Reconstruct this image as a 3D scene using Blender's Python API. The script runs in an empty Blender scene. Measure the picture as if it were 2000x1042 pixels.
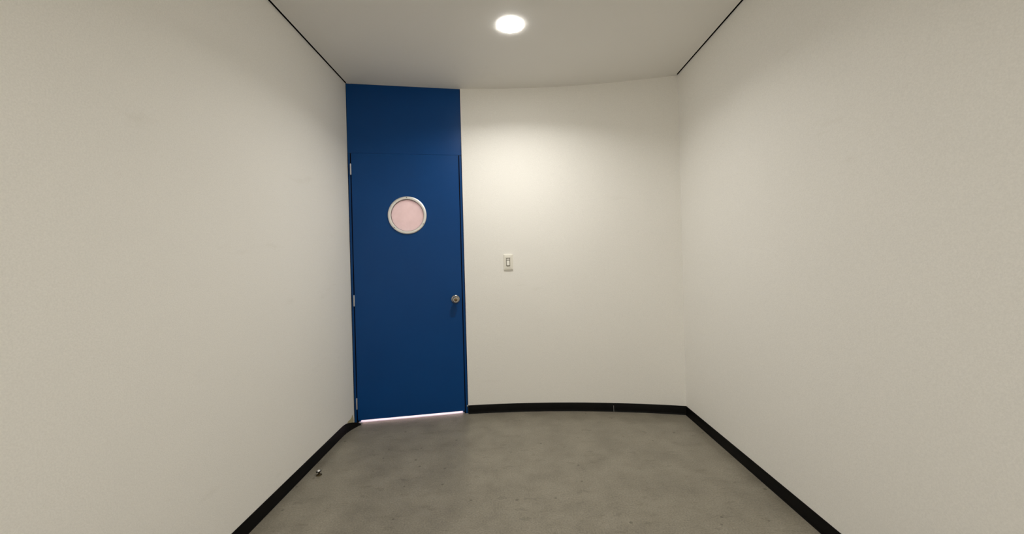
import bpy, bmesh, math, random
from mathutils import Vector, Matrix

scene = bpy.context.scene
COL = scene.collection
PI = math.pi

# ------------------------------------------------------------------ camera
EYE = 1.247
ROLL = 0.0265                       # the phone was held about 1.5 degrees clockwise
cam_d = bpy.data.cameras.new('camera')
cam_d.sensor_fit = 'HORIZONTAL'
cam_d.sensor_width = 36.0
cam_d.lens = 36.0 * 751.0 / 2000.0
cam_d.shift_y = -9.0 / 2000.0
cam_d.clip_start = 0.02
cam = bpy.data.objects.new('camera', cam_d)
COL.objects.link(cam)
rv = Vector((math.cos(ROLL), 0, -math.sin(ROLL)))
uv = Vector((math.sin(ROLL), 0, math.cos(ROLL)))
bv = Vector((0, -1, 0))
mw = Matrix((rv, uv, bv)).transposed().to_4x4()
mw.translation = (0, 0, EYE)
cam.matrix_world = mw
scene.camera = cam

# ------------------------------------------------------------------ world, exposure
world = bpy.data.worlds.new('world')
scene.world = world
world.use_nodes = True
world.node_tree.nodes['Background'].inputs[0].default_value = (0.5, 0.5, 0.5, 1)
world.node_tree.nodes['Background'].inputs[1].default_value = 0.02
vs = scene.view_settings
vs.view_transform = 'Standard'
vs.look = 'None'
vs.gamma = 1.0
vs.use_curve_mapping = False
vs.exposure = 0.12
scene.cycles.max_bounces = 16
scene.cycles.diffuse_bounces = 12

LAMP_POWER = 12.2                   # beam of each round downlight (W)
LAMP_SPREAD = 145.0                 # its opening angle
LAMP_STRENGTH = 68.0                # glow of the diffuser's rim
LAMP_COLOR = (1.0, 0.97, 0.905)
LAMP_SPOTS = ((0.028, 2.356), (-0.62, -0.85), (0.68, -0.85))
CORRIDOR_POWER = 68.0

def area_light(name, loc, size, power, color):
    d = bpy.data.lights.new(name, 'AREA')
    d.shape = 'DISK'
    d.size = size
    d.energy = power
    d.color = color
    o = bpy.data.objects.new(name, d)
    o.location = loc
    COL.objects.link(o)
    return o
# the corridor's own ceiling light behind the door
area_light('corridor_light', (-0.6, 4.2, 2.66), 0.5, CORRIDOR_POWER, (1.0, 0.93, 0.95))

# ------------------------------------------------------------------ room measures (metres)
XL, XR = -1.285, 1.355              # inner faces of the straight side walls
YN = -2.0                           # wall behind the camera
H = 2.70
ARC_C = (0.06, -2.185)              # centre of the curved far wall
ARC_R = 5.40
HINGE = Vector((-1.285, 3.050, 0))  # hinge corner of the door frame, floor
LATCH = Vector((-0.395, 3.205, 0))  # latch side of the frame, floor
FT = (LATCH - HINGE)
FW = FT.length
FT.normalize()
FN = Vector((FT.y, -FT.x, 0))       # towards the room
F_ANG = math.atan2(FT.y, FT.x)

def arc_y(x, r=ARC_R):
    return ARC_C[1] + math.sqrt(r * r - (x - ARC_C[0]) ** 2)

# ------------------------------------------------------------------ materials
def new_mat(name, color, rough=0.5, metal=0.0, spec=0.5):
    m = bpy.data.materials.new(name)
    m.use_nodes = True
    b = m.node_tree.nodes['Principled BSDF']
    b.inputs['Base Color'].default_value = (*color, 1)
    b.inputs['Roughness'].default_value = rough
    b.inputs['Metallic'].default_value = metal
    b.inputs['Specular IOR Level'].default_value = spec
    return m

def nd(m, kind, **kw):
    n = m.node_tree.nodes.new(kind)
    for k, v in kw.items():
        setattr(n, k, v)
    return n

def ln(m, a, b):
    m.node_tree.links.new(a, b)

def obj_coords(m):
    return nd(m, 'ShaderNodeNewGeometry').outputs['Position']

def noise(m, vec, scale, detail=4.0, rough=0.55, stretch=None):
    n = nd(m, 'ShaderNodeTexNoise')
    n.inputs['Scale'].default_value = scale
    n.inputs['Detail'].default_value = detail
    n.inputs['Roughness'].default_value = rough
    if stretch:
        mp = nd(m, 'ShaderNodeMapping')
        mp.inputs['Scale'].default_value = stretch
        ln(m, vec, mp.inputs['Vector'])
        vec = mp.outputs['Vector']
    ln(m, vec, n.inputs['Vector'])
    return n.outputs['Fac']

def ramp(m, fac, stops):
    r = nd(m, 'ShaderNodeValToRGB')
    e = r.color_ramp.elements
    while len(e) < len(stops):
        e.new(0.5)
    for el, (p, c) in zip(e, stops):
        el.position = p
        el.color = (*c, 1) if len(c) == 3 else c
    ln(m, fac, r.inputs['Fac'])
    return r.outputs['Color']

def mix(m, fac, a, b, blend='MIX'):
    n = nd(m, 'ShaderNodeMix', data_type='RGBA', blend_type=blend)
    if isinstance(fac, (int, float)):
        n.inputs[0].default_value = fac
    else:
        ln(m, fac, n.inputs[0])
    for i, v in ((6, a), (7, b)):
        if isinstance(v, tuple):
            n.inputs[i].default_value = (*v, 1)
        else:
            ln(m, v, n.inputs[i])
    return n.outputs[2]

def bump(m, height, strength, dist):
    b = nd(m, 'ShaderNodeBump')
    b.inputs['Strength'].default_value = strength
    b.inputs['Distance'].default_value = dist
    ln(m, height, b.inputs['Height'])
    ln(m, b.outputs['Normal'], m.node_tree.nodes['Principled BSDF'].inputs['Normal'])

def bsdf(m):
    return m.node_tree.nodes['Principled BSDF']

WALL_RGB = (0.895, 0.88, 0.842)

def mat_wall(name, rgb, grain=1.0):
    m = new_mat(name, rgb, 0.62, 0, 0.35)
    p = obj_coords(m)
    big = noise(m, p, 0.9, 3, 0.5)
    fine = noise(m, p, 210.0, 3, 0.6)
    smear = noise(m, p, 2.2, 5, 0.65, (1.0, 1.0, 3.2))
    c = ramp(m, big, [(0.3, tuple(v * 0.975 for v in rgb)), (0.7, rgb)])
    # a few faint hand smudges
    dirt = ramp(m, smear, [(0.64, (1, 1, 1)), (0.80, (0.93, 0.925, 0.91))])
    c = mix(m, 1.0, c, dirt, 'MULTIPLY')
    g = ramp(m, fine, [(0.32, (0.92, 0.92, 0.92)), (0.68, (1.0, 1.0, 1.0))])
    c = mix(m, grain, c, g, 'MULTIPLY')
    ln(m, c, bsdf(m).inputs['Base Color'])
    bump(m, fine, 0.22 * grain, 0.002)
    return m

M_WALL = mat_wall('painted_plaster', WALL_RGB)
M_CEIL = mat_wall('ceiling_paint', (0.83, 0.815, 0.785), 0.5)

def mat_floor():
    m = new_mat('vinyl_floor', (0.2, 0.18, 0.15), 0.3, 0, 0.5)
    p = obj_coords(m)
    mott = noise(m, p, 5.5, 6, 0.62)
    fine = noise(m, p, 130.0, 3, 0.6)
    scr = noise(m, p, 9.0, 7, 0.74, (0.6, 2.0, 1))
    spot = nd(m, 'ShaderNodeTexVoronoi')
    spot.voronoi_dimensions = '2D'
    spot.inputs['Scale'].default_value = 5.0
    ln(m, p, spot.inputs['Vector'])
    c = ramp(m, mott, [(0.25, (0.180, 0.162, 0.128)), (0.5, (0.238, 0.216, 0.171)), (0.75, (0.285, 0.260, 0.208))])
    g = ramp(m, fine, [(0.32, (0.72, 0.72, 0.72)), (0.68, (1.14, 1.14, 1.14))])
    c = mix(m, 1.0, c, g, 'MULTIPLY')
    # streaky scuffs along the room's width
    s = ramp(m, scr, [(0.57, (1, 1, 1)), (0.66, (0.78, 0.77, 0.75)), (0.74, (0.62, 0.61, 0.58))])
    c = mix(m, 0.85, c, s, 'MULTIPLY')
    s2 = ramp(m, scr, [(0.28, (1.25, 1.25, 1.25)), (0.40, (1, 1, 1))])
    c = mix(m, 0.8, c, s2, 'MULTIPLY')
    # scattered dark drops
    sz = noise(m, p, 2.3, 2, 0.5)
    th = nd(m, 'ShaderNodeMath', operation='MULTIPLY')
    ln(m, sz, th.inputs[0]); th.inputs[1].default_value = 0.07
    ss = nd(m, 'ShaderNodeMath', operation='LESS_THAN')
    ln(m, spot.outputs['Distance'], ss.inputs[0]); ln(m, th.outputs[0], ss.inputs[1])
    pick = nd(m, 'ShaderNodeMath', operation='GREATER_THAN')
    sep = nd(m, 'ShaderNodeSeparateColor')
    ln(m, spot.outputs['Color'], sep.inputs[0])
    ln(m, sep.outputs[0], pick.inputs[0]); pick.inputs[1].default_value = 0.60
    both = nd(m, 'ShaderNodeMath', operation='MULTIPLY')
    ln(m, ss.outputs[0], both.inputs[0]); ln(m, pick.outputs[0], both.inputs[1])
    soft = nd(m, 'ShaderNodeMath', operation='MULTIPLY')
    ln(m, both.outputs[0], soft.inputs[0]); soft.inputs[1].default_value = 0.6
    c = mix(m, soft.outputs[0], c, (0.07, 0.06, 0.045))
    # short dark heel scuffs, ragged and mostly running across the room
    warp = nd(m, 'ShaderNodeTexNoise')
    warp.inputs['Scale'].default_value = 28.0
    warp.inputs['Detail'].default_value = 4.0
    ln(m, p, warp.inputs['Vector'])
    wv = nd(m, 'ShaderNodeVectorMath', operation='MULTIPLY_ADD')
    ln(m, warp.outputs['Color'], wv.inputs[0])
    wv.inputs[1].default_value = (0.07, 0.07, 0.0)
    ln(m, p, wv.inputs[2])
    mp = nd(m, 'ShaderNodeMapping')
    mp.inputs['Scale'].default_value = (1.0, 3.2, 1.0)
    mp.inputs['Rotation'].default_value = (0, 0, 0.25)
    ln(m, wv.outputs[0], mp.inputs['Vector'])
    dash = nd(m, 'ShaderNodeTexVoronoi')
    dash.voronoi_dimensions = '2D'
    dash.inputs['Scale'].default_value = 4.2
    ln(m, mp.outputs[0], dash.inputs['Vector'])
    dsep = nd(m, 'ShaderNodeSeparateColor')
    ln(m, dash.outputs['Color'], dsep.inputs[0])
    dth = nd(m, 'ShaderNodeMath', operation='MULTIPLY')
    ln(m, dsep.outputs[1], dth.inputs[0]); dth.inputs[1].default_value = 0.16
    dl = nd(m, 'ShaderNodeMath', operation='LESS_THAN')
    ln(m, dash.outputs['Distance'], dl.inputs[0]); ln(m, dth.outputs[0], dl.inputs[1])
    dp = nd(m, 'ShaderNodeMath', operation='GREATER_THAN')
    ln(m, dsep.outputs[0], dp.inputs[0]); dp.inputs[1].default_value = 0.5
    dm = nd(m, 'ShaderNodeMath', operation='MULTIPLY')
    ln(m, dl.outputs[0], dm.inputs[0]); ln(m, dp.outputs[0], dm.inputs[1])
    ds_ = nd(m, 'ShaderNodeMath', operation='MULTIPLY')
    ln(m, dm.outputs[0], ds_.inputs[0]); ds_.inputs[1].default_value = 0.22
    c = mix(m, ds_.outputs[0], c, (0.06, 0.052, 0.04))
    ln(m, c, bsdf(m).inputs['Base Color'])
    r = nd(m, 'ShaderNodeMapRange')
    ln(m, mott, r.inputs[0])
    r.inputs[3].default_value = 0.26; r.inputs[4].default_value = 0.40
    ln(m, r.outputs[0], bsdf(m).inputs['Roughness'])
    bump(m, fine, 0.05, 0.001)
    return m
M_FLOOR = mat_floor()

def mat_blue():
    m = new_mat('blue_enamel', (0.008, 0.062, 0.175), 0.34, 0, 0.21)
    p = obj_coords(m)
    a = noise(m, p, 2.0, 3, 0.5)
    c = ramp(m, a, [(0.3, (0.0006, 0.047, 0.190)), (0.7, (0.0007, 0.052, 0.208))])
    ln(m, c, bsdf(m).inputs['Base Color'])
    f = noise(m, p, 160.0, 2, 0.5)
    bump(m, f, 0.06, 0.001)
    return m
M_BLUE = mat_blue()
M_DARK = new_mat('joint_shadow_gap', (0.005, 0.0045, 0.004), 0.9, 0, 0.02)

def mat_rubber():
    m = new_mat('black_vinyl', (0.006, 0.006, 0.006), 0.45, 0, 0.12)
    p = obj_coords(m)
    a = noise(m, p, 7.0, 4, 0.6)
    c = ramp(m, a, [(0.4, (0.0018, 0.0017, 0.0015)), (0.75, (0.004, 0.0034, 0.003))])
    ln(m, c, bsdf(m).inputs['Base Color'])
    return m
M_RUBBER = mat_rubber()

def mat_metal(name, rgb, rough):
    m = new_mat(name, rgb, rough, 1.0)
    p = obj_coords(m)
    a = noise(m, p, 220.0, 2, 0.5)
    r = nd(m, 'ShaderNodeMapRange')
    ln(m, a, r.inputs[0])
    r.inputs[3].default_value = rough * 0.8; r.inputs[4].default_value = rough * 1.25
    ln(m, r.outputs[0], bsdf(m).inputs['Roughness'])
    return m
M_ALU = mat_metal('brushed_aluminium', (0.86, 0.85, 0.84), 0.40)
M_STEEL = mat_metal('satin_steel', (0.46, 0.435, 0.39), 0.2)
M_HINGE = mat_metal('zinc_hinge', (0.62, 0.61, 0.62), 0.45)
M_SCREW = mat_metal('screw_steel', (0.20, 0.19, 0.18), 0.5)
M_BRASS = mat_metal('brass_key_cylinder', (0.20, 0.14, 0.08), 0.3)
M_STEM = mat_metal('tarnished_brass', (0.14, 0.11, 0.06), 0.45)
M_KEY = new_mat('keyhole_black', (0.01, 0.01, 0.01), 0.7)
M_PLATE = new_mat('ivory_plastic', (0.80, 0.775, 0.70), 0.35)
_p = obj_coords(M_PLATE)
ln(M_PLATE, ramp(M_PLATE, noise(M_PLATE, _p, 12, 2), [(0.3, (0.79, 0.765, 0.69)), (0.7, (0.81, 0.785, 0.71))]), bsdf(M_PLATE).inputs['Base Color'])
M_ROCKER = new_mat('white_plastic', (0.82, 0.80, 0.74), 0.3)
M_SLOT = new_mat('switch_recess', (0.16, 0.14, 0.11), 0.7)
M_CAULK = new_mat('grey_sealant', (0.42, 0.42, 0.40), 0.7)
M_GLUE = new_mat('yellowed_glue', (0.47, 0.41, 0.22), 0.6)
M_TRIM = new_mat('white_lamp_trim', (0.8, 0.8, 0.78), 0.4)
M_CORR = mat_wall('corridor_paint', (0.80, 0.71, 0.69), 0.3)
M_CORRF = new_mat('corridor_floor', (0.80, 0.755, 0.78), 0.35)

def mat_pane():
    m = bpy.data.materials.new('frosted_pink_pane')
    m.use_nodes = True
    nt = m.node_tree
    b = nt.nodes['Principled BSDF']
    p = obj_coords(m)
    a = noise(m, p, 16.0, 4, 0.6)
    c = ramp(m, a, [(0.3, (0.60, 0.535, 0.515)), (0.7, (0.65, 0.585, 0.565))])
    ln(m, c, b.inputs['Base Color'])
    b.inputs['Roughness'].default_value = 0.5
    t = nd(m, 'ShaderNodeBsdfTranslucent')
    ln(m, c, t.inputs['Color'])
    mx = nd(m, 'ShaderNodeMixShader')
    mx.inputs[0].default_value = 0.62
    ln(m, b.outputs[0], mx.inputs[1])
    ln(m, t.outputs[0], mx.inputs[2])
    ln(m, mx.outputs[0], nt.nodes['Material Output'].inputs['Surface'])
    return m
M_PANE = mat_pane()

def mat_emit(name, color, strength):
    m = bpy.data.materials.new(name)
    m.use_nodes = True
    nt = m.node_tree
    nt.nodes.remove(nt.nodes['Principled BSDF'])
    e = nd(m, 'ShaderNodeEmission')
    e.inputs['Color'].default_value = (*color, 1)
    e.inputs['Strength'].default_value = strength
    ln(m, e.outputs[0], nt.nodes['Material Output'].inputs['Surface'])
    return m
M_LAMP = mat_emit('lamp_diffuser', LAMP_COLOR, LAMP_STRENGTH)

# ------------------------------------------------------------------ mesh helpers
def box(bm, x0, x1, y0, y1, z0, z1):
    v = [bm.verts.new((x, y, z)) for z in (z0, z1) for y in (y0, y1) for x in (x0, x1)]
    for f in ((0, 2, 3, 1), (4, 5, 7, 6), (0, 1, 5, 4), (2, 6, 7, 3), (0, 4, 6, 2), (1, 3, 7, 5)):
        bm.faces.new([v[i] for i in f])
    return v

def prism(bm, poly, z0, z1):
    """vertical prism over a plan polygon (counter-clockwise)"""
    lo = [bm.verts.new((x, y, z0)) for x, y in poly]
    hi = [bm.verts.new((x, y, z1)) for x, y in poly]
    n = len(poly)
    bm.faces.new(list(reversed(lo)))
    bm.faces.new(hi)
    for i in range(n):
        j = (i + 1) % n
        bm.faces.new((lo[i], lo[j], hi[j], hi[i]))

def lathe(bm, prof, seg=48, axis='z', cap0=True, cap1=True):
    """prof: list of (radius, height) swept about the axis; -y axis points along height"""
    rings = []
    for r, h in prof:
        ring = []
        for k in range(seg):
            a = 2 * PI * k / seg
            c, s = r * math.cos(a), r * math.sin(a)
            ring.append(bm.verts.new((c, s, h) if axis == 'z' else (c, -h, s)))
        rings.append(ring)
    for a, b in zip(rings, rings[1:]):
        for k in range(seg):
            j = (k + 1) % seg
            bm.faces.new((a[k], a[j], b[j], b[k]))
    if cap0:
        bm.faces.new(list(reversed(rings[0])))
    if cap1:
        bm.faces.new(rings[-1])

def lathe_closed(bm, prof, seg=64, axis='y'):
    rings = []
    for r, h in prof:
        rings.append([bm.verts.new((r * math.cos(2 * PI * k / seg), -h, r * math.sin(2 * PI * k / seg)) if axis == 'y' else
                                   (r * math.cos(2 * PI * k / seg), r * math.sin(2 * PI * k / seg), h)) for k in range(seg)])
    n = len(rings)
    for i in range(n):
        a, b = rings[i], rings[(i + 1) % n]
        for k in range(seg):
            j = (k + 1) % seg
            bm.faces.new((a[k], a[j], b[j], b[k]))

def obj(name, bm, mat, parent=None, loc=(0, 0, 0), rotz=0.0, smooth=None, bevel=None):
    bmesh.ops.recalc_face_normals(bm, faces=bm.faces[:])
    me = bpy.data.meshes.new(name)
    bm.to_mesh(me)
    bm.free()
    me.materials.append(mat)
    o = bpy.data.objects.new(name, me)
    COL.objects.link(o)
    o.location = loc
    o.rotation_euler = (0, 0, rotz)
    if parent:
        o.parent = parent
    if smooth is not None:
        for p in me.polygons:
            p.use_smooth = True
        try:
            me.set_sharp_from_angle(angle=math.radians(smooth))
        except Exception:
            pass
    if bevel:
        b = o.modifiers.new('bevel', 'BEVEL')
        b.width = bevel
        b.segments = 2
        b.limit_method = 'ANGLE'
    return o

def struct(o, label=None, cat=None):
    o['kind'] = 'structure'
    if label:
        o['label'] = label
    if cat:
        o['category'] = cat
    return o

def tag(o, label, cat, group=None):
    o['label'] = label
    o['category'] = cat
    if group:
        o['group'] = group
    return o

# ------------------------------------------------------------------ floor
def arc_points(x0, x1, n, r=ARC_R):
    return [(x0 + (x1 - x0) * i / n, arc_y(x0 + (x1 - x0) * i / n, r)) for i in range(n + 1)]

WT = 0.12                                     # wall thickness
hx, hy = HINGE.x, HINGE.y
lx, ly = LATCH.x, LATCH.y
bm = bmesh.new()
sill_h = HINGE - FN * 0.012
sill_l = LATCH - FN * 0.012
poly = [(XL - 0.05, YN), (XR + 0.05, YN), (XR + 0.05, arc_y(XR) + 0.02)]
poly += [(x, y + 0.03) for x, y in reversed(arc_points(-0.36, XR, 24))]
poly += [(sill_l.x, sill_l.y), (sill_h.x, sill_h.y), (XL - 0.05, sill_h.y)]
prism(bm, poly, -0.06, 0.0)
struct(obj('floor', bm, M_FLOOR), 'grey scuffed vinyl floor with black skirting along its edges', 'floor')

# ------------------------------------------------------------------ side walls and the wall behind
bm = bmesh.new()
box(bm, XL - WT, XL, YN - WT, hy + 0.10, -0.06, H + 0.06)
struct(obj('wall_left', bm, M_WALL), 'cream painted wall at the left, next to the blue door', 'wall')
bm = bmesh.new()
box(bm, XR, XR + WT, YN - WT, arc_y(XR) + 0.14, -0.06, H + 0.06)
struct(obj('wall_right', bm, M_WALL), 'cream painted wall at the right with a faint smudge', 'wall')
bm = bmesh.new()
box(bm, XL, XR, YN - WT, YN, -0.06, H + 0.06)
struct(obj('wall_near', bm, M_WALL), 'cream painted wall behind the viewer', 'wall')

# curved far wall, from the door frame to the right-hand corner
bm = bmesh.new()
inner = arc_points(LATCH.x, XR, 48)
outer = [(x, y + WT) for x, y in inner]
prism(bm, inner + list(reversed(outer)), -0.06, H + 0.06)
wf = struct(obj('wall_back', bm, M_WALL, smooth=30), 'curved cream wall between the blue door and the right corner', 'wall')

# ------------------------------------------------------------------ ceiling with shadow gaps along the straight walls
GAP = 0.0135
bm = bmesh.new()
poly = [(XL + GAP, YN), (XR - GAP, YN), (XR - GAP, arc_y(XR - GAP))]
poly += [(x, y + 0.001) for x, y in reversed(arc_points(LATCH.x, XR - GAP - 0.001, 40))]
poly += [(lx, ly + 0.0), (hx + GAP, hy + GAP * FT.y / FT.x)]
prism(bm, poly, H, H + 0.014)
ceil = struct(obj('ceiling', bm, M_CEIL), 'flat off-white ceiling with thin dark gaps along the side walls', 'ceiling')
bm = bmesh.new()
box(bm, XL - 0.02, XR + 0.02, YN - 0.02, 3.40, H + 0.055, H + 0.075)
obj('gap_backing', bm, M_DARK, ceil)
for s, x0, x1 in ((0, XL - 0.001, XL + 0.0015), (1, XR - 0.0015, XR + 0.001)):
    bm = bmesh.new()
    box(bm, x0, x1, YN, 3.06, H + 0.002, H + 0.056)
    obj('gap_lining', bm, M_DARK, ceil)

# ------------------------------------------------------------------ door frame (local: x along the frame, -y towards the room)
JOINT = 0.004
JL = 0.020                                    # visible face of the hinge jamb ends here
JR = FW - 0.022
LEAF_X0, LEAF_X1 = 0.0285, FW - 0.0300
LEAF_Z0, LEAF_Z1 = 0.024, 2.149
LEAF_T = 0.036
HEAD = 2.1500
trim = bpy.data.objects.new('trim_1', None)
COL.objects.link(trim)
trim.location = HINGE
trim.rotation_euler = (0, 0, F_ANG)
struct(trim, 'blue door frame with a tall fixed panel above the door', 'door frame')
DEP = 0.10
bm = bmesh.new(); box(bm, JOINT, JL, 0.007, DEP, 0.0, HEAD); obj('jamb', bm, M_BLUE, trim)
bm = bmesh.new(); box(bm, JR, FW - JOINT, 0.007, DEP, 0.0, HEAD); obj('jamb', bm, M_BLUE, trim)
bm = bmesh.new(); box(bm, JOINT, FW - JOINT, 0.002, DEP, HEAD + 0.0004, H); obj('transom_panel', bm, M_BLUE, trim)
# rebates the leaf closes against
bm = bmesh.new(); box(bm, JL, JL + 0.022, 0.002 + LEAF_T + 0.002, DEP, 0.0, HEAD); obj('door_stop', bm, M_BLUE, trim)
bm = bmesh.new(); box(bm, JR - 0.022, JR, 0.002 + LEAF_T + 0.002, DEP, 0.0, HEAD); obj('door_stop', bm, M_BLUE, trim)
bm = bmesh.new(); box(bm, JL, JR, 0.002 + LEAF_T + 0.002, DEP, HEAD - 0.02, HEAD); obj('door_stop', bm, M_BLUE, trim)
# black strips standing in for the shade in the gaps beside the leaf
bm = bmesh.new(); box(bm, JL - 0.0005, JL + 0.0080, 0.0060, 0.0385, 0.0, HEAD); obj('gap_shade_strip', bm, M_DARK, trim)
bm = bmesh.new(); box(bm, JR - 0.0075, JR + 0.0005, 0.0060, 0.0385, 0.0, HEAD); obj('gap_shade_strip', bm, M_DARK, trim)
# dark strips painting the contact shadow where frame meets wall
bm = bmesh.new(); box(bm, -0.003, JOINT + 0.0005, 0.004, DEP + 0.02, 0.0, H); obj('joint_shade_strip', bm, M_DARK, trim)
bm = bmesh.new(); box(bm, FW - JOINT - 0.0005, FW + 0.004, 0.004, DEP + 0.02, 0.0, H); obj('joint_shade_strip', bm, M_DARK, trim)
# dab of sealant where the latch jamb meets the skirting
bm = bmesh.new()
lathe(bm, [(0.0012, -0.006), (0.0045, -0.003), (0.0052, 0.001), (0.0040, 0.005), (0.0012, 0.008)], 10)
obj('sealant_dab', bm, M_CAULK, trim, (FW - 0.008, 0.000, 0.062), smooth=60)

# ------------------------------------------------------------------ door leaf
def leaf_mesh(bm, x0, x1, z0, z1, t, cx, cz, r):
    angs = [2 * PI * k / 72 for k in range(72)]
    angs += [math.atan2(z - cz, x - cx) % (2 * PI) for x in (x0, x1) for z in (z0, z1)]
    angs = sorted(set(round(a, 6) for a in angs))
    loops = {}
    for key, y in (('f', 0.0), ('b', t)):
        ci, ou = [], []
        for a in angs:
            c, s = math.cos(a), math.sin(a)
            k = min(((x1 - cx) / c if c > 1e-7 else (x0 - cx) / c if c < -1e-7 else 1e9),
                    ((z1 - cz) / s if s > 1e-7 else (z0 - cz) / s if s < -1e-7 else 1e9))
            ci.append(bm.verts.new((cx + r * c, y, cz + r * s)))
            ou.append(bm.verts.new((cx + k * c, y, cz + k * s)))
        loops[key] = (ci, ou)
    n = len(angs)
    for i in range(n):
        j = (i + 1) % n
        for key in 'fb':
            ci, ou = loops[key]
            bm.faces.new((ci[i], ci[j], ou[j], ou[i]))
        for q in (0, 1):
            a, b = loops['f'][q], loops['b'][q]
            bm.faces.new((a[i], a[j], b[j], b[i]))

WIN = (0.4515, 1.652)
door = bpy.data.objects.new('door_1', None)
COL.objects.link(door)
door.location = HINGE + FT * LEAF_X0
door.rotation_euler = (0, 0, F_ANG)
struct(door, 'closed blue flush door with a round porthole and metal knob', 'door')
wx, wz = WIN[0] - LEAF_X0, WIN[1]
LW = LEAF_X1 - LEAF_X0
bm = bmesh.new()
leaf_mesh(bm, 0, LW, LEAF_Z0, LEAF_Z1, LEAF_T, wx, wz, 0.136)
bmesh.ops.remove_doubles(bm, verts=bm.verts[:], dist=1e-6)
leaf = obj('door_leaf', bm, M_BLUE, door, (0, 0.001, 0))

# porthole ring: domed aluminium flange with a step down to the pane
bm = bmesh.new()
lathe_closed(bm, [(0.1535, -0.001), (0.1535, 0.004), (0.1515, 0.0075), (0.1470, 0.0095), (0.1380, 0.0100), (0.1320, 0.0090),
                  (0.1300, 0.0070), (0.1300, -0.022), (0.1345, -0.022), (0.1345, -0.001)], 96)
ring = obj('porthole_ring', bm, M_ALU, door, (wx, 0, wz), smooth=35)
for ang in (91, -30, -137):
    a = math.radians(ang)
    bm = bmesh.new()
    lathe(bm, [(0.0042, 0.0), (0.0042, 0.0012), (0.0030, 0.0022), (0.0012, 0.0026)], 14, 'y')
    obj('screw', bm, M_SCREW, ring, (0.1435 * math.cos(a), -0.0098, 0.1435 * math.sin(a)), smooth=40)
bm = bmesh.new()
lathe(bm, [(0.1340, -0.020), (0.1340, -0.014)], 72, 'y')
obj('porthole_pane', bm, M_PANE, door, (wx, 0, wz))

bm = bmesh.new()
lathe_closed(bm, [(0.1302, -0.0145), (0.1302, -0.0100), (0.1278, -0.0105), (0.1272, -0.0145)], 72)
obj('pane_shade_ring', bm, M_KEY, ring)  # black ring in place of the recess shadow around the pane

# knob with rose, neck and key cylinder
kx, kz = 0.8205 - LEAF_X0, 0.955
bm = bmesh.new()
lathe(bm, [(0.0350, -0.002), (0.0350, 0.003), (0.0330, 0.0065), (0.0260, 0.0095), (0.0180, 0.0110), (0.0145, 0.0130)], 40, 'y')
rose = obj('knob_rose', bm, M_STEEL, door, (kx, 0.001, kz), smooth=40)
bm = bmesh.new()
lathe(bm, [(0.0135, 0.012), (0.0130, 0.026), (0.0165, 0.030), (0.0235, 0.035), (0.0262, 0.043), (0.0262, 0.052),
           (0.0240, 0.060), (0.0205, 0.0635), (0.0150, 0.0635), (0.0135, 0.0610)], 40, 'y')
knob = obj('door_knob', bm, M_STEEL, door, (kx, 0.001, kz), smooth=40)
bm = bmesh.new()
lathe(bm, [(0.0120, 0.058), (0.0120, 0.0640), (0.0108, 0.0650)], 28, 'y')
obj('key_cylinder', bm, M_BRASS, knob, smooth=40)
bm = bmesh.new()
box(bm, -0.0012, 0.0012, -0.0655, -0.0640, -0.0050, 0.0050)
obj('keyhole', bm, M_KEY, knob)

# three butt hinges in the left-hand gap
for zc in (2.019, 0.976, 0.158):
    bm = bmesh.new()
    prof = []
    hh = 0.0415
    prof += [(0.0020, -hh - 0.004), (0.0046, -hh - 0.002)]
    for k in range(3):
        a0 = -hh + k * 2 * hh / 3
        a1 = a0 + 2 * hh / 3
        prof += [(0.0056, a0 + 0.0008), (0.0056, a1 - 0.0008), (0.0049, a1 - 0.0004), (0.0049, a1 + 0.0004)]
    prof += [(0.0046, hh + 0.002), (0.0020, hh + 0.004)]
    lathe(bm, prof, 16)
    h = obj('hinge', bm, M_HINGE, door, (-0.0042, -0.0035, zc), smooth=40)
    bm = bmesh.new()
    box(bm, -0.0026, 0.0022, 0.0042, 0.030, -hh, hh)
    obj('hinge_leaf', bm, M_HINGE, h)

# ------------------------------------------------------------------ skirting
def skirting(name, path, inward, mat=M_RUBBER, height=0.070, thick=0.0035, parent=None, hs=None):
    """thin vinyl strip with a small cove toe, swept along a plan path; inward: list of room-facing normals"""
    bm = bmesh.new()
    rows = []
    for i, ((x, y), (nx, ny)) in enumerate(zip(path, inward)):
        h = hs[i] if hs else height
        sec = [(0.0, 0.0), (0.0085, 0.0), (0.0080, 0.0016), (thick + 0.0016, 0.007 * h / 0.07), (thick, 0.016 * h / 0.07),
               (thick, h - 0.0025 * h / 0.07), (thick * 0.55, h), (0.0, h)]
        rows.append([bm.verts.new((x + nx * d, y + ny * d, z)) for d, z in sec])
    n = len(rows[0])
    for a, b in zip(rows, rows[1:]):
        for k in range(n):
            j = (k + 1) % n
            bm.faces.new((a[k], a[j], b[j], b[k]))
    bm.faces.new(rows[0]); bm.faces.new(list(reversed(rows[-1])))
    return obj(name, bm, mat, parent, smooth=35)

# left: straight, then its loose end bends off the wall and sinks in front of the jamb
pl = [(XL, YN + 0.001), (XL, 1.0), (XL, 2.0), (XL, 2.60), (XL, 2.80), (XL + 0.0005, 2.845), (XL + 0.004, 2.885), (XL + 0.012, 2.925), (XL + 0.024, 2.962),
      (XL + 0.037, 2.995), (XL + 0.050, 3.020), (XL + 0.058, 3.032)]
hl = [0.070] * 6 + [0.068, 0.060, 0.048, 0.034, 0.020, 0.010]
nl = []
for i in range(len(pl)):
    a = Vector(pl[max(0, i - 1)]); b = Vector(pl[min(len(pl) - 1, i + 1)])
    t = (b - a).normalized()
    nl.append((t.y, -t.x))
struct(skirting('baseboard_left', pl, nl, hs=hl), 'black vinyl skirting on the left wall, its end curling loose by the door', 'skirting')

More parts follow.
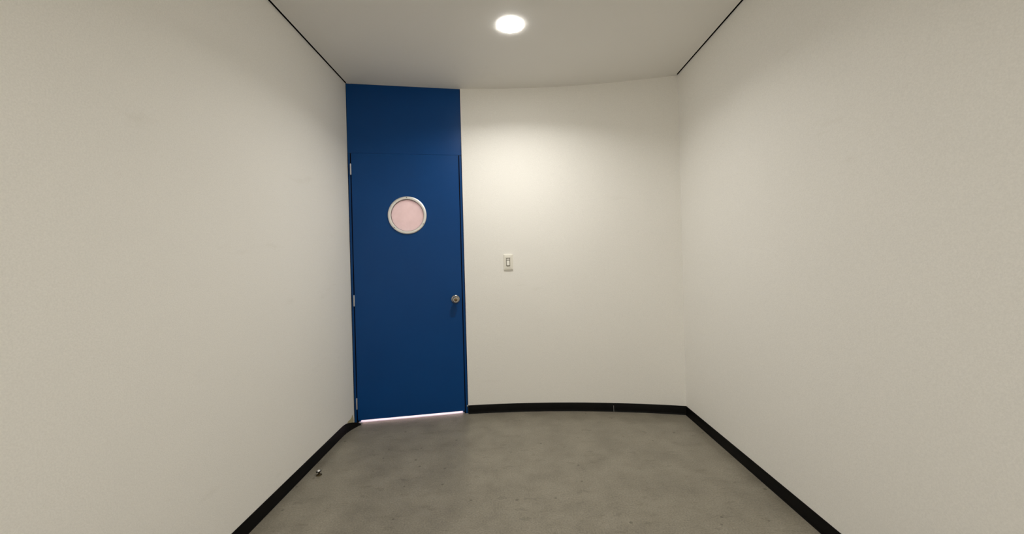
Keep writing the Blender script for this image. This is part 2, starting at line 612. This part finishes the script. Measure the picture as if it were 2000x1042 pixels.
def arc_n(x):
    v = Vector((ARC_C[0] - x, ARC_C[1] - arc_y(x))).normalized()
    return (v.x, v.y)
SEAM = 0.8035
xs = [LATCH.x + 0.0005 + (SEAM - LATCH.x - 0.0005) * i / 28 for i in range(29)]
bb = struct(skirting('baseboard_back', [(x, arc_y(x)) for x in xs], [arc_n(x) for x in xs]),
            'black vinyl skirting along the curved wall with a pale open seam', 'skirting')
xs = [SEAM + 0.0026 + (XR - 0.0006 - SEAM - 0.0026) * i / 16 for i in range(17)]
skirting('skirting_strip', [(x, arc_y(x)) for x in xs], [arc_n(x) for x in xs], parent=bb)
# the seam is only open in its lower part: the strips still meet above
bm = bmesh.new()
box(bm, SEAM - 0.002, SEAM + 0.0046, arc_y(SEAM) - 0.0032, arc_y(SEAM), 0.050, 0.0695)
obj('seam_weld', bm, M_RUBBER, bb)
struct(skirting('baseboard_right', [(XR, YN + 0.001), (XR, 0.5), (XR, 1.5), (XR, 2.4), (XR, arc_y(XR) - 0.002)], [(-1, 0)] * 5),
       'black vinyl skirting along the foot of the right wall', 'skirting')

# yellowed glue left bare on the wall where the left strip has come away
bm = bmesh.new()
ring_pts = [(2.905, 0.006), (2.965, 0.004), (3.035, 0.006), (3.042, 0.030), (3.036, 0.058), (3.020, 0.086), (3.005, 0.070), (2.975, 0.064), (2.940, 0.066), (2.912, 0.050)]
a = [bm.verts.new((XL - 0.0002, y, z)) for y, z in ring_pts]
b = [bm.verts.new((XL + 0.0006, y, z)) for y, z in ring_pts]
bm.faces.new(a); bm.faces.new(b)
for i in range(len(a)):
    j = (i + 1) % len(a)
    bm.faces.new((a[i], a[j], b[j], b[i]))
obj('glue_stain', bm, M_GLUE, bpy.data.objects['wall_left'])

# ------------------------------------------------------------------ light switch on the curved wall
sx, sz = -0.0315, 1.250
sn = arc_n(sx)
sw = bpy.data.objects.new('light_switch', None)
COL.objects.link(sw)
sw.location = (sx, arc_y(sx), sz)
sw.rotation_euler = (0, 0, math.atan2(sn[0], -sn[1]))
tag(sw, 'ivory plastic light switch plate on the curved wall right of the door', 'light switch')
PW, PH = 0.0385, 0.0650
def plate_mesh(bm):
    """gently pillowed plate with rounded corners and a rectangular well"""
    def rrect(w, h, r, n=6):
        pts = []
        for cx, cz, a0 in ((w - r, h - r, 0), (-w + r, h - r, 90), (-w + r, -h + r, 180), (w - r, -h + r, 270)):
            for k in range(n + 1):
                a = math.radians(a0 + 90 * k / n)
                pts.append((cx + r * math.cos(a), cz + r * math.sin(a)))
        return pts
    levels = [(PW, PH, 0.006, 0.0), (PW, PH, 0.006, -0.0075), (PW - 0.0012, PH - 0.0012, 0.0055, -0.0095), (PW - 0.004, PH - 0.004, 0.004, -0.0108),
              (0.0185, 0.0375, 0.002, -0.0118), (0.0180, 0.0370, 0.0018, -0.0100), (0.0180, 0.0370, 0.0018, -0.006)]
    rows = [[bm.verts.new((x, y, z)) for x, z in rrect(w, h, r)] for w, h, r, y in levels]
    n = len(rows[0])
    for a, b in zip(rows, rows[1:]):
        for k in range(n):
            j = (k + 1) % n
            bm.faces.new((a[k], a[j], b[j], b[k]))
    bm.faces.new(rows[0]); bm.faces.new(rows[-1])
bm = bmesh.new(); plate_mesh(bm)
obj('cover_plate', bm, M_PLATE, sw, smooth=30)
# insert filling the well, with the slot the rocker sits in
bm = bmesh.new(); box(bm, -0.0175, 0.0175, -0.0112, -0.0055, -0.0365, 0.0365)
obj('switch_insert', bm, M_PLATE, sw, bevel=0.0008)
bm = bmesh.new(); box(bm, -0.0165, 0.0150, -0.0116, -0.0110, -0.0325, 0.0345)
obj('rocker_slot', bm, M_SLOT, sw)
bm = bmesh.new()                                # rocker, tipped: proud at its lower end
v = box(bm, -0.0120, 0.0105, -0.0160, -0.0112, -0.0275, 0.0130)
for q in v:
    if q.co.y < -0.015:
        q.co.y = -0.0190 if q.co.z < 0 else -0.0130
obj('rocker', bm, M_ROCKER, sw, bevel=0.0007)
bm = bmesh.new(); box(bm, -0.0130, 0.0115, -0.0140, -0.0112, 0.0180, 0.0290)
obj('indicator_bar', bm, M_ROCKER, sw, bevel=0.0007)

# ------------------------------------------------------------------ door stopper on the floor
ds = bpy.data.objects.new('door_stopper', None)
COL.objects.link(ds)
ds.location = (-1.193, 2.312, 0.0)
tag(ds, 'small metal door stopper pin screwed to the floor by the left skirting', 'door stopper')
bm = bmesh.new()
lathe(bm, [(0.0160, 0.0), (0.0160, 0.0020), (0.0130, 0.0038), (0.0070, 0.0046), (0.0055, 0.0060)], 28)
obj('base_flange', bm, M_STEM, ds, smooth=40)
bm = bmesh.new()
lathe(bm, [(0.0060, 0.004), (0.0056, 0.016), (0.0066, 0.019)], 20)
obj('stem', bm, M_STEM, ds, smooth=40)
bm = bmesh.new()
lathe(bm, [(0.0075, 0.018), (0.0150, 0.020), (0.0150, 0.0235)], 28)
collar = obj('rubber_collar', bm, M_KEY, ds, smooth=40)
collar.rotation_euler = (math.radians(-4), math.radians(-8), 0)
bm = bmesh.new()
lathe(bm, [(0.0105, 0.0225), (0.0105, 0.0260), (0.0090, 0.0292), (0.0055, 0.0312), (0.0015, 0.0318)], 24)
cap = obj('metal_cap', bm, M_ALU, ds, smooth=40)
cap.rotation_euler = (math.radians(-4), math.radians(-8), 0)

# ------------------------------------------------------------------ round ceiling downlights (the photograph shows the far one)
LABELS = ('round glowing ceiling downlight in front of the blue door', 'round ceiling downlight behind the viewer, left of its pair', 'round ceiling downlight behind the viewer, right of its pair')
for i, (x, y) in enumerate(LAMP_SPOTS):
    L = bpy.data.objects.new('ceiling_downlight', None)
    COL.objects.link(L)
    L.location = (x, y, H)
    tag(L, LABELS[i], 'ceiling light', 'round ceiling downlights')
    bm = bmesh.new()
    lathe_closed(bm, [(0.0785, 0.0), (0.0785, -0.0006), (0.0778, -0.0010), (0.0762, -0.0010), (0.0762, 0.0)], 64, 'z')
    obj('trim_ring', bm, M_TRIM, L, smooth=40)
    bm = bmesh.new()
    prof = [(0.0752, -0.0004), (0.0758, -0.0020), (0.0750, -0.0035), (0.0725, -0.0047), (0.0550, -0.0062), (0.0300, -0.0070), (0.0060, -0.0073)]
    lathe(bm, prof, 64)
    obj('diffuser', bm, M_LAMP, L, smooth=50)
    beam = area_light('lamp_beam', (0, 0, -0.0079), 0.146, LAMP_POWER, LAMP_COLOR)
    beam.data.spread = math.radians(LAMP_SPREAD)
    beam.parent = L

# ------------------------------------------------------------------ corridor beyond the door
bm = bmesh.new()
far_y = 5.0
poly = [(sill_h.x, sill_h.y), (sill_l.x, sill_l.y)] + [(x, y + 0.03) for x, y in arc_points(-0.36, XR, 12)] + [(XR, far_y), (XL - 0.6, far_y), (XL - 0.6, sill_h.y)]
prism(bm, poly, -0.06, -0.0005)
struct(obj('floor_corridor', bm, M_CORRF), 'pale corridor floor showing bright through the gap under the door', 'floor')
bm = bmesh.new()
box(bm, XL - 0.6, XR, far_y, far_y + 0.1, -0.06, H + 0.06)
box(bm, XL - 0.7, XL - 0.6, hy + 0.05, far_y + 0.1, -0.06, H + 0.06)
box(bm, XR, XR + 0.1, arc_y(XR) + 0.14, far_y + 0.1, -0.06, H + 0.06)
box(bm, XL - 0.7, XL - WT, hy - 0.05, hy + 0.05, -0.06, H + 0.06)
struct(obj('wall_corridor', bm, M_CORR), 'pink-tinted corridor walls behind the frosted porthole', 'wall')
bm = bmesh.new()
box(bm, XL - 0.7, XR + 0.1, hy + 0.12, far_y + 0.1, H + 0.08, H + 0.14)
struct(obj('ceiling_corridor', bm, M_CORR), 'corridor ceiling beyond the blue door', 'ceiling')
